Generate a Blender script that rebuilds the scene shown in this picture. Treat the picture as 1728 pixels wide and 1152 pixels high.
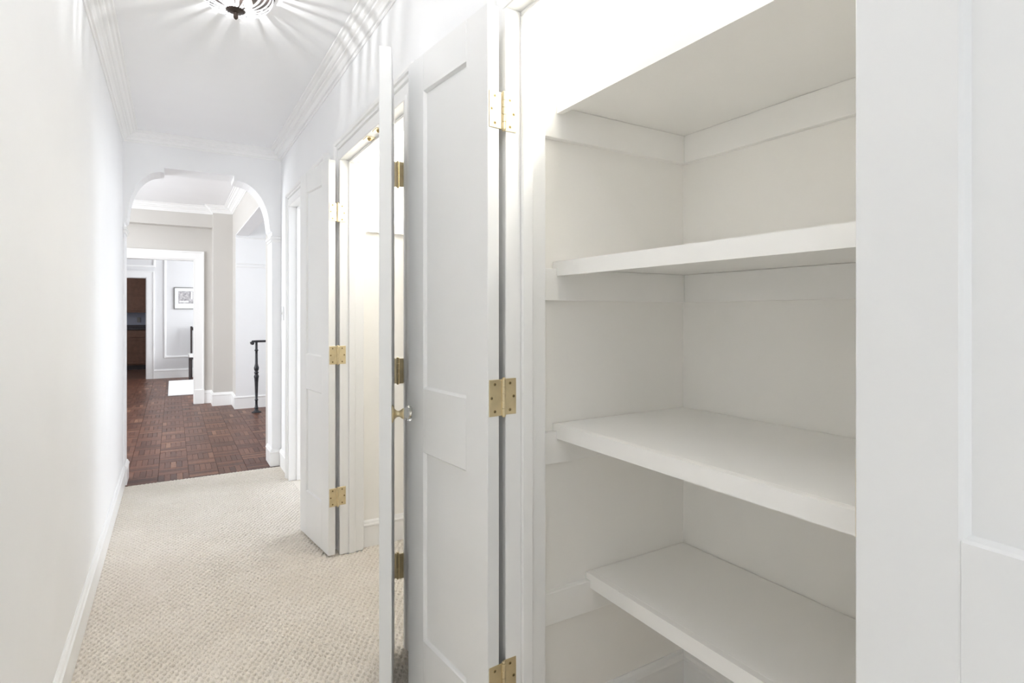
import bpy, bmesh, math, random
import numpy as np
from mathutils import Vector, Matrix

for o in list(bpy.data.objects):
    bpy.data.objects.remove(o)
scene = bpy.context.scene
COL = scene.collection
R = math.radians

# ------------------------------------------------------------------ camera
F_PX = 946.0
CAM_H = 1.26
YAW = R(31.2)                    # to the right of the hallway axis (+Y)
cam_d = bpy.data.cameras.new('camera')
cam = bpy.data.objects.new('camera', cam_d)
COL.objects.link(cam)
cam.location = (0, 0, CAM_H)
cam.rotation_euler = (R(90), 0, -YAW)
cam_d.sensor_width = 36.0
cam_d.sensor_fit = 'HORIZONTAL'
cam_d.lens = F_PX / 1728 * 36.0
cam_d.shift_y = -(576 - 528) / 1728.0
cam_d.clip_start = 0.02
scene.camera = cam

# ------------------------------------------------------------------ world, light, exposure
scene.view_settings.view_transform = 'Standard'
scene.view_settings.look = 'None'
scene.view_settings.gamma = 1.0
scene.view_settings.use_curve_mapping = False
scene.view_settings.exposure = -0.07
scene.cycles.max_bounces = 16
scene.cycles.diffuse_bounces = 11
world = bpy.data.worlds.new('daylight')
scene.world = world
world.use_nodes = True
bg = world.node_tree.nodes['Background']
bg.inputs[0].default_value = (0.86, 0.92, 1.0, 1)
bg.inputs[1].default_value = 1.5

def area(name, loc, rot, sx, sy, watts, color):
    d = bpy.data.lights.new(name, 'AREA')
    d.shape = 'RECTANGLE'; d.size = sx; d.size_y = sy
    d.energy = watts; d.color = color
    o = bpy.data.objects.new(name, d); COL.objects.link(o)
    o.location = loc; o.rotation_euler = rot
    return o
DAY = (0.94, 0.965, 1.0)
# daylight standing in each window opening
area('daylight_rear_window', (0.23, -3.10, 1.50), (R(90), 0, R(0)), 0.76, 1.26, 16, (0.95, 0.965, 1.0))
area('added_fill_front_room', (-3.36, -2.35, 1.45), (R(90), 0, R(-90)), 2.7, 1.6, 40, (0.95, 0.97, 1.0))  # fill for hall and near closet, through an added room
area('daylight_side_room', (3.66, 3.95, 1.45), (R(90), 0, R(90)), 1.50, 1.30, 58, (0.92, 0.94, 1.0))
area('daylight_foyer', (-2.66, 6.9, 1.45), (R(90), 0, R(-90)), 1.9, 1.5, 140, DAY)
area('daylight_stair_alcove', (2.66, 6.8, 1.6), (R(90), 0, R(90)), 1.9, 1.6, 20, DAY)
area('added_fill_dining', (3.06, 11.0, 1.5), (R(90), 0, R(90)), 2.0, 1.5, 140, (0.95, 0.97, 1.0))  # fill light at a window added out of view

area('added_fill_kitchen', (-2.76, 14.0, 1.55), (R(90), 0, R(-90)), 1.1, 1.0, 30, DAY)  # added to lift the dark kitchen, at an invented window

# ------------------------------------------------------------------ materials
def mat(name, color, rough=0.6, metal=0.0, spec=0.5, bump=0.0, bscale=60.0, var=0.0, vscale=3.0, coat=0.0):
    m = bpy.data.materials.new(name); m.use_nodes = True
    nt = m.node_tree; b = nt.nodes['Principled BSDF']
    b.inputs['Base Color'].default_value = (*color, 1)
    b.inputs['Roughness'].default_value = rough
    b.inputs['Metallic'].default_value = metal
    b.inputs['Specular IOR Level'].default_value = spec
    if coat: b.inputs['Coat Weight'].default_value = coat; b.inputs['Coat Roughness'].default_value = 0.12
    tc = nt.nodes.new('ShaderNodeTexCoord')
    if var:
        n = nt.nodes.new('ShaderNodeTexNoise'); n.inputs['Scale'].default_value = vscale; n.inputs['Detail'].default_value = 4
        nt.links.new(tc.outputs['Object'], n.inputs['Vector'])
        cr = nt.nodes.new('ShaderNodeValToRGB')
        cr.color_ramp.elements[0].position = 0.3; cr.color_ramp.elements[1].position = 0.7
        cr.color_ramp.elements[0].color = (*[c * (1 - var) for c in color], 1)
        cr.color_ramp.elements[1].color = (*[min(1, c * (1 + var)) for c in color], 1)
        nt.links.new(n.outputs['Fac'], cr.inputs['Fac'])
        nt.links.new(cr.outputs['Color'], b.inputs['Base Color'])
    if bump:
        n = nt.nodes.new('ShaderNodeTexNoise'); n.inputs['Scale'].default_value = bscale; n.inputs['Detail'].default_value = 5
        nt.links.new(tc.outputs['Object'], n.inputs['Vector'])
        bp = nt.nodes.new('ShaderNodeBump'); bp.inputs['Strength'].default_value = bump; bp.inputs['Distance'].default_value = 0.002
        nt.links.new(n.outputs['Fac'], bp.inputs['Height'])
        nt.links.new(bp.outputs['Normal'], b.inputs['Normal'])
    return m

M = {}
M['wall'] = mat('white_wall_paint', (0.872, 0.876, 0.884), 0.55, bump=0.06, bscale=90, var=0.01)
M['ceil'] = mat('ceiling_paint', (0.892, 0.898, 0.910), 0.8, bump=0.05, bscale=70, var=0.008)
M['trim'] = mat('white_gloss_trim', (0.88, 0.88, 0.875), 0.32, bump=0.04, bscale=40, var=0.008)
M['door'] = mat('white_door_paint', (0.83, 0.832, 0.828), 0.38, bump=0.05, bscale=45, var=0.01)
M['closet'] = mat('cream_closet_paint', (0.915, 0.90, 0.865), 0.6, bump=0.10, bscale=70, var=0.012)
M['shelf'] = mat('shelf_paint', (0.915, 0.905, 0.88), 0.45, bump=0.06, bscale=60, var=0.012)
M['greige'] = mat('greige_foyer_paint', (0.60, 0.58, 0.55), 0.6, bump=0.05, bscale=80, var=0.01)
M['dining'] = mat('pale_grey_dining_paint', (0.74, 0.74, 0.745), 0.6, bump=0.05, bscale=80, var=0.01)
M['brass'] = mat('satin_brass', (0.73, 0.62, 0.40), 0.30, metal=1.0, bump=0.05, bscale=200, var=0.05, vscale=40)
M['brassdark'] = mat('brass_screw', (0.42, 0.31, 0.14), 0.35, metal=1.0, var=0.05, vscale=50)
M['slot'] = mat('screw_slot', (0.03, 0.025, 0.02), 0.7, var=0.1)
M['bronze'] = mat('dark_bronze', (0.075, 0.055, 0.045), 0.45, metal=0.7, bump=0.25, bscale=150, var=0.15, vscale=60)
M['iron'] = mat('black_iron', (0.045, 0.045, 0.05), 0.45, metal=0.6, bump=0.2, bscale=120, var=0.1)
M['kwood'] = mat('brown_cabinet_wood', (0.16, 0.075, 0.045), 0.4, bump=0.1, bscale=50, var=0.15, vscale=12)
M['kcounter'] = mat('dark_counter', (0.035, 0.025, 0.03), 0.25, var=0.15, vscale=30)
M['ksplash'] = mat('grey_backsplash', (0.30, 0.30, 0.36), 0.5, var=0.04)
M['kplate'] = mat('outlet_plate', (0.24, 0.22, 0.21), 0.4, var=0.03)
M['rug'] = mat('white_rug_wool', (0.85, 0.85, 0.86), 0.95, bump=0.8, bscale=150, var=0.03, vscale=60)
M['chairwood'] = mat('dark_chair_wood', (0.035, 0.025, 0.025), 0.35, var=0.12, vscale=30)
M['cushion'] = mat('white_cushion', (0.80, 0.79, 0.77), 0.9, bump=0.3, bscale=200, var=0.02)
M['frame'] = mat('grey_picture_frame', (0.20, 0.20, 0.19), 0.4, var=0.05)
M['mount'] = mat('picture_mount', (0.83, 0.83, 0.82), 0.8, var=0.01)
M['switch'] = mat('switch_plastic', (0.84, 0.84, 0.83), 0.35, var=0.005)
M['kfloor'] = mat('dark_kitchen_floor', (0.10, 0.05, 0.035), 0.35, var=0.15, vscale=10)
M['sub'] = mat('subfloor', (0.08, 0.05, 0.035), 0.8, var=0.1)
M['sash'] = mat('window_sash_paint', (0.82, 0.82, 0.82), 0.4, var=0.01)

def glass_thin(name, tint, fac):
    m = bpy.data.materials.new(name); m.use_nodes = True
    nt = m.node_tree; nt.nodes.clear()
    out = nt.nodes.new('ShaderNodeOutputMaterial')
    tr = nt.nodes.new('ShaderNodeBsdfTransparent'); tr.inputs[0].default_value = (*tint, 1)
    gl = nt.nodes.new('ShaderNodeBsdfGlossy'); gl.inputs['Roughness'].default_value = 0.05
    mx = nt.nodes.new('ShaderNodeMixShader'); mx.inputs[0].default_value = fac
    nt.links.new(tr.outputs[0], mx.inputs[1]); nt.links.new(gl.outputs[0], mx.inputs[2])
    nt.links.new(mx.outputs[0], out.inputs[0])
    return m
M['pane'] = glass_thin('window_glass', (0.97, 0.98, 0.98), 0.06)
M['bowl'] = glass_thin('clear_cut_glass', (0.97, 0.97, 0.97), 0.12)
def glass_real(name):
    m = bpy.data.materials.new(name); m.use_nodes = True
    b = m.node_tree.nodes['Principled BSDF']
    b.inputs['Base Color'].default_value = (0.97, 0.98, 0.97, 1)
    b.inputs['Transmission Weight'].default_value = 1.0
    b.inputs['Roughness'].default_value = 0.03
    b.inputs['IOR'].default_value = 1.48
    return m
M['knobglass'] = glass_real('cut_glass_knob')
def ribs():
    m = bpy.data.materials.new('frosted_glass_rib'); m.use_nodes = True
    nt = m.node_tree; nt.nodes.clear()
    out = nt.nodes.new('ShaderNodeOutputMaterial')
    df = nt.nodes.new('ShaderNodeBsdfTranslucent'); df.inputs[0].default_value = (0.36, 0.36, 0.37, 1)
    gl = nt.nodes.new('ShaderNodeBsdfGlossy'); gl.inputs['Roughness'].default_value = 0.15
    mx = nt.nodes.new('ShaderNodeMixShader'); mx.inputs[0].default_value = 0.3
    nt.links.new(df.outputs[0], mx.inputs[1]); nt.links.new(gl.outputs[0], mx.inputs[2])
    nt.links.new(mx.outputs[0], out.inputs[0])
    return m
M['rib'] = ribs()
def emit(name, color, s):
    m = bpy.data.materials.new(name); m.use_nodes = True
    b = m.node_tree.nodes['Principled BSDF']
    b.inputs['Base Color'].default_value = (*color, 1)
    b.inputs['Emission Color'].default_value = (*color, 1)
    b.inputs['Emission Strength'].default_value = s
    return m
M['bulb'] = emit('lit_bulb', (1.0, 0.95, 0.86), 2.0)

def wood_strip(name, attr):
    m = bpy.data.materials.new(name); m.use_nodes = True
    nt = m.node_tree; b = nt.nodes['Principled BSDF']; L = nt.links
    if attr:
        a = nt.nodes.new('ShaderNodeAttribute'); a.attribute_name = 'tone'; tone = a.outputs['Fac']
    else:
        a = nt.nodes.new('ShaderNodeObjectInfo'); tone = a.outputs['Random']
    cr = nt.nodes.new('ShaderNodeValToRGB'); e = cr.color_ramp.elements
    e[0].position = 0.0; e[0].color = (0.088, 0.039, 0.028, 1)
    e[1].position = 1.0; e[1].color = (0.30, 0.165, 0.105, 1)
    x = e.new(0.35); x.color = (0.125, 0.056, 0.038, 1)
    x = e.new(0.9); x.color = (0.185, 0.088, 0.058, 1)
    L.new(tone, cr.inputs['Fac'])
    tc = nt.nodes.new('ShaderNodeTexCoord')
    n = nt.nodes.new('ShaderNodeTexNoise'); n.inputs['Scale'].default_value = 45; n.inputs['Detail'].default_value = 6
    L.new(tc.outputs['Object'], n.inputs['Vector'])
    mx = nt.nodes.new('ShaderNodeMixRGB'); mx.blend_type = 'MULTIPLY'; mx.inputs[0].default_value = 0.7
    c2 = nt.nodes.new('ShaderNodeValToRGB'); c2.color_ramp.elements[0].color = (0.55, 0.5, 0.5, 1); c2.color_ramp.elements[0].position = 0.3
    c2.color_ramp.elements[1].color = (1.2, 1.2, 1.2, 1); c2.color_ramp.elements[1].position = 0.7
    L.new(n.outputs['Fac'], c2.inputs['Fac']); L.new(cr.outputs['Color'], mx.inputs[1]); L.new(c2.outputs['Color'], mx.inputs[2])
    L.new(mx.outputs['Color'], b.inputs['Base Color'])
    b.inputs['Roughness'].default_value = 0.34; b.inputs['Specular IOR Level'].default_value = 0.13
    bp = nt.nodes.new('ShaderNodeBump'); bp.inputs['Strength'].default_value = 0.12; bp.inputs['Distance'].default_value = 0.002
    L.new(n.outputs['Fac'], bp.inputs['Height']); L.new(bp.outputs['Normal'], b.inputs['Normal'])
    return m
M['parquet'] = wood_strip('parquet_oak_strip', False)
M['parquet_far'] = wood_strip('parquet_oak_strip_far', True)

def carpet_mat():
    m = bpy.data.materials.new('beige_loop_carpet'); m.use_nodes = True
    nt = m.node_tree; b = nt.nodes['Principled BSDF']; L = nt.links
    tc = nt.nodes.new('ShaderNodeTexCoord')
    n = nt.nodes.new('ShaderNodeTexNoise'); n.inputs['Scale'].default_value = 260; n.inputs['Detail'].default_value = 3
    n2 = nt.nodes.new('ShaderNodeTexNoise'); n2.inputs['Scale'].default_value = 3.5; n2.inputs['Detail'].default_value = 3
    L.new(tc.outputs['Object'], n.inputs['Vector']); L.new(tc.outputs['Object'], n2.inputs['Vector'])
    c1 = nt.nodes.new('ShaderNodeValToRGB'); c1.color_ramp.elements[0].position = 0.25; c1.color_ramp.elements[1].position = 0.75
    c1.color_ramp.elements[0].color = (0.64, 0.585, 0.51, 1); c1.color_ramp.elements[1].color = (0.90, 0.855, 0.79, 1)
    L.new(n.outputs['Fac'], c1.inputs['Fac'])
    c2 = nt.nodes.new('ShaderNodeValToRGB'); c2.color_ramp.elements[0].position = 0.3; c2.color_ramp.elements[1].position = 0.7
    c2.color_ramp.elements[0].color = (0.93, 0.92, 0.90, 1); c2.color_ramp.elements[1].color = (1, 1, 1, 1)
    L.new(n2.outputs['Fac'], c2.inputs['Fac'])
    mx = nt.nodes.new('ShaderNodeMixRGB'); mx.blend_type = 'MULTIPLY'; mx.inputs[0].default_value = 1
    L.new(c1.outputs['Color'], mx.inputs[1]); L.new(c2.outputs['Color'], mx.inputs[2])
    L.new(mx.outputs['Color'], b.inputs['Base Color'])
    b.inputs['Roughness'].default_value = 0.95; b.inputs['Specular IOR Level'].default_value = 0.1
    bp = nt.nodes.new('ShaderNodeBump'); bp.inputs['Strength'].default_value = 0.5; bp.inputs['Distance'].default_value = 0.002
    L.new(n.outputs['Fac'], bp.inputs['Height']); L.new(bp.outputs['Normal'], b.inputs['Normal'])
    return m
M['carpet'] = carpet_mat()

def print_mat():
    # flat ink print of a village street, printed grey on cream
    m = bpy.data.materials.new('ink_print'); m.use_nodes = True
    nt = m.node_tree; b = nt.nodes['Principled BSDF']; L = nt.links
    tc = nt.nodes.new('ShaderNodeTexCoord')
    n = nt.nodes.new('ShaderNodeTexNoise'); n.inputs['Scale'].default_value = 14; n.inputs['Detail'].default_value = 8; n.inputs['Roughness'].default_value = 0.75
    L.new(tc.outputs['Object'], n.inputs['Vector'])
    cr = nt.nodes.new('ShaderNodeValToRGB'); e = cr.color_ramp.elements
    e[0].position = 0.36; e[0].color = (0.12, 0.11, 0.13, 1)
    e[1].position = 0.62; e[1].color = (0.66, 0.64, 0.64, 1)
    L.new(n.outputs['Fac'], cr.inputs['Fac']); L.new(cr.outputs['Color'], b.inputs['Base Color'])
    b.inputs['Roughness'].default_value = 0.5
    return m
M['print'] = print_mat()

# ------------------------------------------------------------------ builders
def link(name, me, m, parent=None, smooth=False):
    o = bpy.data.objects.new(name, me); COL.objects.link(o)
    if m is not None and len(me.materials) == 0: me.materials.append(m)
    if parent is not None: o.parent = parent
    if smooth:
        me.polygons.foreach_set('use_smooth', [True] * len(me.polygons))
    return o
def from_bm(name, bm, m, parent=None, smooth=False):
    bmesh.ops.recalc_face_normals(bm, faces=bm.faces)
    me = bpy.data.meshes.new(name); bm.to_mesh(me); bm.free()
    return link(name, me, m, parent, smooth)
def bm_box(bm, lo, hi, bev=0.0, seg=1):
    vs = [bm.verts.new((x, y, z)) for x in (lo[0], hi[0]) for y in (lo[1], hi[1]) for z in (lo[2], hi[2])]
    q = [(0, 1, 3, 2), (4, 6, 7, 5), (0, 4, 5, 1), (2, 3, 7, 6), (0, 2, 6, 4), (1, 5, 7, 3)]
    fs = [bm.faces.new([vs[i] for i in f]) for f in q]
    if bev:
        es = list({e for f in fs for e in f.edges})
        bmesh.ops.bevel(bm, geom=es, offset=bev, segments=seg, affect='EDGES', profile=0.6)
def box(name, lo, hi, m, parent=None, bev=0.0, seg=1):
    lo2 = [min(a, b) for a, b in zip(lo, hi)]; hi2 = [max(a, b) for a, b in zip(lo, hi)]
    bm = bmesh.new(); bm_box(bm, lo2, hi2, bev, seg)
    return from_bm(name, bm, m, parent)
def boxes(name, lst, m, parent=None, bev=0.0):
    bm = bmesh.new()
    for lo, hi in lst: bm_box(bm, lo, hi, bev)
    return from_bm(name, bm, m, parent)
def prism(name, poly, axis, lo, hi, m, parent=None):
    """poly in the plane across axis: X -> (y,z), Y -> (x,z), Z -> (x,y)"""
    f = {'X': lambda p, h: (h, p[0], p[1]), 'Y': lambda p, h: (p[0], h, p[1]), 'Z': lambda p, h: (p[0], p[1], h)}[axis]
    bm = bmesh.new()
    a = [bm.verts.new(f(p, lo)) for p in poly]; b = [bm.verts.new(f(p, hi)) for p in poly]
    bm.faces.new(a); bm.faces.new(b[::-1])
    n = len(poly)
    for i in range(n):
        bm.faces.new((a[i], b[i], b[(i + 1) % n], a[(i + 1) % n]))
    return from_bm(name, bm, m, parent)
def molding(name, path, profile, fmap, m, parent=None, closed=False):
    """sweep profile [(offset to the left of the path, height)] along a 2-D path with mitred corners"""
    P = [Vector(p) for p in path]; n = len(P)
    def nrm(a, b):
        d = (b - a).normalized(); return Vector((-d.y, d.x))
    offs = []
    for i in range(n):
        if closed or 0 < i < n - 1:
            n1 = nrm(P[i - 1], P[i]); n2 = nrm(P[i], P[(i + 1) % n])
            s = n1 + n2; offs.append(s * (2.0 / s.length_squared))
        elif i == 0: offs.append(nrm(P[0], P[1]))
        else: offs.append(nrm(P[-2], P[-1]))
    bm = bmesh.new(); rows = []
    for p, o in zip(P, offs):
        rows.append([bm.verts.new(fmap(p.x + o.x * w, p.y + o.y * w, h)) for w, h in profile])
    k = len(profile)
    for i in range(n if closed else n - 1):
        r0, r1 = rows[i], rows[(i + 1) % n]
        for j in range(k):
            bm.faces.new((r0[j], r0[(j + 1) % k], r1[(j + 1) % k], r1[j]))
    if not closed:
        bm.faces.new(rows[0][::-1]); bm.faces.new(rows[-1])
    return from_bm(name, bm, m, parent)
def lathe(name, prof, m, parent=None, seg=32, axis='Z', smooth=True, origin=(0, 0, 0)):
    bm = bmesh.new(); rings = []
    f = {'Z': lambda r, a, h: (r * math.cos(a), r * math.sin(a), h),
         'X': lambda r, a, h: (h, r * math.cos(a), r * math.sin(a)),
         'Y': lambda r, a, h: (r * math.sin(a), h, r * math.cos(a))}[axis]
    for r, h in prof:
        if r < 1e-6: rings.append([bm.verts.new(Vector(f(0, 0, h)) + Vector(origin))])
        else: rings.append([bm.verts.new(Vector(f(r, 2 * math.pi * i / seg, h)) + Vector(origin)) for i in range(seg)])
    for a, b in zip(rings, rings[1:]):
        for i in range(seg):
            j = (i + 1) % seg
            if len(a) == 1 and len(b) > 1: bm.faces.new((a[0], b[i], b[j]))
            elif len(b) == 1 and len(a) > 1: bm.faces.new((a[i], b[0], a[j]))
            elif len(a) > 1: bm.faces.new((a[i], b[i], b[j], a[j]))
    for rg, rev in ((rings[0], False), (rings[-1], True)):
        if len(rg) > 1: bm.faces.new(rg[::-1] if rev else rg)
    return from_bm(name, bm, m, parent, smooth)
def tube(name, pts, r, m, parent=None, seg=12):
    bm = bmesh.new(); rings = []
    P = [Vector(p) for p in pts]
    for i, p in enumerate(P):
        d = (P[min(i + 1, len(P) - 1)] - P[max(i - 1, 0)]).normalized()
        u = d.orthogonal().normalized() if abs(d.z) > 0.9 else d.cross(Vector((0, 0, 1))).normalized()
        v = d.cross(u).normalized()
        rings.append([bm.verts.new(p + (u * math.cos(2 * math.pi * k / seg) + v * math.sin(2 * math.pi * k / seg)) * r) for k in range(seg)])
    for a, b in zip(rings, rings[1:]):
        for k in range(seg): bm.faces.new((a[k], b[k], b[(k + 1) % seg], a[(k + 1) % seg]))
    bm.faces.new(rings[0][::-1]); bm.faces.new(rings[-1])
    return from_bm(name, bm, m, parent, True)
def empty(name, loc=(0, 0, 0), rz=0.0, parent=None):
    o = bpy.data.objects.new(name, None); COL.objects.link(o)
    o.location = loc; o.rotation_euler = (0, 0, rz); o.empty_display_size = 0.05
    if parent is not None: o.parent = parent
    return o
def tag(o, label, cat, group=None):
    o['label'] = label; o['category'] = cat
    if group: o['group'] = group
    return o
def struct(o, label=None, cat=None):
    o['kind'] = 'structure'
    if label: o['label'] = label
    if cat: o['category'] = cat
    return o

ZB = -0.02              # walls stand on the subfloor
CEIL = 2.59             # hallway ceiling
FCEIL = 2.72            # foyer ceiling
XL, XR = -0.31, 0.77    # hallway wall faces
XC = 0.87               # back of the right wall
Y0 = -3.0               # rear end of the hallway
YA, YB = 4.97, 5.21     # arch wall
C1a, C1b = 0.345, 1.262   # closet 1 opening
C2a, C2b = 2.022, 2.962   # closet 2 opening
D3a, D3b = 3.40, 4.465    # side room doorway
OT = 2.06               # top of openings
CB = 1.46               # closet back wall

# ------------------------------------------------------------------ structure: floor, ceilings, walls
struct(box('floor', (-3.4, -4.4, -0.12), (3.8, 15.9, ZB), M['sub']), 'dark parquet floor of the rooms beyond the hallway arch', 'floor')
floor = bpy.data.objects['floor']
struct(box('ceiling', (XL - 0.12, Y0 - 0.12, CEIL), (3.75, YA, CEIL + 0.1), M['ceil']), 'white hallway ceiling', 'ceiling')
struct(box('ceiling_foyer', (-2.75, YB, FCEIL), (2.75, 9.1, FCEIL + 0.1), M['ceil']), 'white foyer ceiling beyond the arch', 'ceiling')
struct(box('ceiling_dining', (-2.75, 9.1, 2.62), (3.2, 12.95, 2.72), M['ceil']), 'white dining room ceiling', 'ceiling')
struct(box('ceiling_kitchen', (-2.75, 12.95, 2.5), (1.2, 15.8, 2.6), M['ceil']), 'kitchen ceiling', 'ceiling')

LDa, LDb, LDT = -1.45, -0.20, 2.20     # opening added in the left wall, behind the camera, to admit fill light
struct(prism('wall_left', [(Y0, ZB), (LDa, ZB), (LDa, LDT), (LDb, LDT), (LDb, ZB), (YA, ZB), (YA, CEIL), (Y0, CEIL)], 'X', XL - 0.12, XL, M['wall']), 'long white left wall of the hallway', 'wall')
struct(prism('wall_right', [(Y0, ZB), (C1a - .018, ZB), (C1a - .018, OT + .018), (C1b + .018, OT + .018), (C1b + .018, ZB),
                            (C2a - .018, ZB), (C2a - .018, OT + .018), (C2b + .018, OT + .018), (C2b + .018, ZB),
                            (D3a - .018, ZB), (D3a - .018, OT + .018), (D3b + .018, OT + .018), (D3b + .018, ZB),
                            (YA, ZB), (YA, CEIL), (Y0, CEIL)], 'X', XR, XC, M['wall']), 'white right hallway wall with the closet openings', 'wall')
def window_wall(name, axis, c0, c1, a0, a1, z1, w0, w1, s0, s1, m, label):
    """wall slab with a rectangular window hole; axis is the wall's normal"""
    def bx(u0, u1, z0_, z1_):
        return ((c0, u0, z0_), (c1, u1, z1_)) if axis == 'X' else ((u0, c0, z0_), (u1, c1, z1_))
    o = boxes(name, [bx(a0, w0, ZB, z1), bx(w1, a1, ZB, z1), bx(w0, w1, ZB, s0), bx(w0, w1, s1, z1)], m)
    return struct(o, label, 'wall')
win_n = [0]
def window(axis, c0, c1, w0, w1, s0, s1, label):
    win_n[0] += 1
    e = struct(empty('window_%d' % win_n[0]), label, 'window')
    def bx(n, u0, u1, z0_, z1_, mm, d0=None, d1=None):
        a, b = (c0 if d0 is None else d0), (c1 if d1 is None else d1)
        if axis == 'X': box(n, (a, u0, z0_), (b, u1, z1_), mm, e)
        else: box(n, (u0, a, z0_), (u1, b, z1_), mm, e)
    t = 0.035; g = 0.002
    bx('window_jamb', w0 + g, w0 + t, s0 + g, s1 - g, M['sash']); bx('window_jamb', w1 - t, w1 - g, s0 + g, s1 - g, M['sash'])
    bx('window_head', w0 + t, w1 - t, s1 - t, s1 - g, M['sash']); bx('window_sill', w0 + t, w1 - t, s0 + g, s0 + t, M['sash'])
    mid = (c0 + c1) / 2; zm = (s0 + s1) / 2
    bx('meeting_rail', w0 + t, w1 - t, zm - .02, zm + .02, M['sash'], mid - .02, mid + .02)
    bx('pane', w0 + t, w1 - t, s0 + t, zm - .02, M['pane'], mid - .003, mid + .003)
    bx('pane', w0 + t, w1 - t, zm + .02, s1 - t, M['pane'], mid - .003, mid + .003)
window_wall('wall_rear', 'Y', Y0 - 0.12, Y0, XL - .12, XC, CEIL, -0.17, 0.63, 0.82, 2.16, M['wall'], 'white end wall of the hallway with a window')
window('Y', Y0 - 0.12, Y0, -0.17, 0.63, 0.82, 2.16, 'white sash window at the rear end of the hallway')

# arch wall
arch = [(-0.45, ZB), (-0.45, 2.80), (1.00, 2.80), (1.00, ZB), (0.70, ZB), (0.70, 1.925), (0.688, 1.935), (0.683, 1.955)]
for i in range(1, 15):
    t = math.pi / 2 * i / 15
    arch.append((0.445 + 0.235 * math.cos(t), 1.955 + 0.36 * math.sin(t)))
arch += [(0.445, 2.318), (0.42, 2.318), (0.42, 2.352), (-0.055, 2.352), (-0.055, 2.318), (-0.08, 2.318)]
for i in range(14, 0, -1):
    t = math.pi / 2 * i / 15
    arch.append((-0.08 - 0.20 * math.cos(t), 1.955 + 0.36 * math.sin(t)))
arch += [(-0.283, 1.955), (-0.288, 1.935), (-0.300, 1.925), (-0.300, ZB)]
wa = struct(prism('wall_arch', arch, 'Y', YA, YB, M['wall']), 'white end wall of the hallway with a round cornered arch', 'wall')
for nm, x0, x1 in (('impost', 0.686, XR - .001), ('impost', XL + .001, -0.286)):
    box(nm, (x0, YA - 0.016, 1.868), (x1, YB + 0.012, 1.892), M['trim'], wa, 0.004)
    box(nm, (x0 + (0.006 if x0 > 0 else 0), YA - 0.009, 1.845), (x1 - (0.006 if x0 < 0 else 0), YB + 0.006, 1.868), M['trim'], wa, 0.003)

# unseen front room, added so that its window light brightens the near closet
XF = XL - 0.12
struct(box('wall_added_room_near', (-3.3, -4.26, ZB), (XF, -4.20, CEIL), M['wall']), 'near wall of the added unseen front room', 'wall')
struct(box('wall_added_room_far', (-3.3, 0.60, ZB), (XF, 0.66, CEIL), M['wall']), 'far wall of the added unseen front room', 'wall')
struct(box('wall_added_room_side', (XF, -4.20, ZB), (XL, Y0 - 0.12, CEIL), M['wall']), 'short side wall of the added unseen front room', 'wall')
window_wall('wall_added_room_window', 'X', -3.32, -3.20, -4.20, 0.60, CEIL, -3.75, -0.95, 0.6, 2.3, M['wall'], 'window wall of the added unseen front room')
window('X', -3.32, -3.20, -3.75, -0.95, 0.6, 2.3, 'white sash window of the added unseen front room')
struct(box('ceiling_added_room', (-3.32, -4.26, CEIL), (XF, 0.66, CEIL + 0.1), M['ceil']), 'white ceiling of the added unseen front room', 'ceiling')

# closets
def closet(n, ya, yb):
    s = {1: 'near', 2: 'middle'}[n]
    struct(box('wall_closet_%d_far' % n, (XC, yb, ZB), (CB, yb + 0.06, CEIL), M['closet']), 'far side wall inside the %s closet' % s, 'wall')
    struct(box('wall_closet_%d_near' % n, (XC, ya - 0.06, ZB), (CB, ya, CEIL), M['closet']), 'near side wall inside the %s closet' % s, 'wall')
    struct(box('wall_closet_%d_back' % n, (CB, ya - 0.06, ZB), (CB + 0.06, yb + 0.06, CEIL), M['closet']), 'back wall inside the %s closet' % s, 'wall')
S1a, S1b = 0.26, 1.305
S2a, S2b = 1.95, 3.00
closet(1, S1a, S1b); closet(2, S2a, S2b)

# side room behind the third doorway
struct(box('wall_side_room_near', (XC, 3.08, ZB), (3.7, 3.14, CEIL), M['wall']), 'near wall of the side room', 'wall')
struct(box('wall_side_room_far', (XC, 4.90, ZB), (3.7, 4.965, CEIL), M['wall']), 'far wall of the side room', 'wall')
window_wall('wall_side_room_window', 'X', 3.5, 3.62, 3.14, 4.90, CEIL, 3.22, 4.78, 0.75, 2.15, M['wall'], 'window wall of the side room')
window('X', 3.5, 3.62, 3.22, 4.78, 0.75, 2.15, 'white sash window of the side room')

# foyer
FX = 0.71
struct(prism('wall_foyer_right', [(YB, ZB), (5.40, ZB), (5.40, 2.29), (8.20, 2.29), (8.20, ZB), (8.62, ZB), (8.62, FCEIL), (YB, FCEIL)],
             'X', FX, 0.86, M['greige']), 'greige right wall of the foyer with a wide opening', 'wall')
struct(prism('wall_foyer_far', [(-2.75, ZB), (-0.74, ZB), (-0.74, 2.0), (0.262, 2.0), (0.262, ZB), (FX + .15, ZB), (FX + .15, FCEIL), (-2.75, FCEIL)],
             'Y', 8.95, 9.10, M['greige']), 'greige far wall of the foyer around the dining doorway', 'wall')
struct(box('wall_foyer_pier', (0.475, 8.62, ZB), (FX + .15, 8.95, FCEIL), M['greige']), 'greige pier in the far corner of the foyer', 'wall')
struct(box('wall_foyer_beam', (-2.6, 8.78, 2.44), (0.475, 8.95, FCEIL), M['greige']), 'greige beam above the dining doorway', 'wall')
window_wall('wall_foyer_left', 'X', -2.72, -2.60, YB, 8.95, FCEIL, 5.9, 7.9, 0.65, 2.25, M['greige'], 'left wall of the foyer with a window')
window('X', -2.72, -2.60, 5.9, 7.9, 0.65, 2.25, 'white sash window of the foyer')
struct(box('wall_foyer_near', (-2.72, YB - 0.12, ZB), (-0.45, YB, FCEIL), M['greige']), 'greige near wall of the foyer', 'wall')
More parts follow.
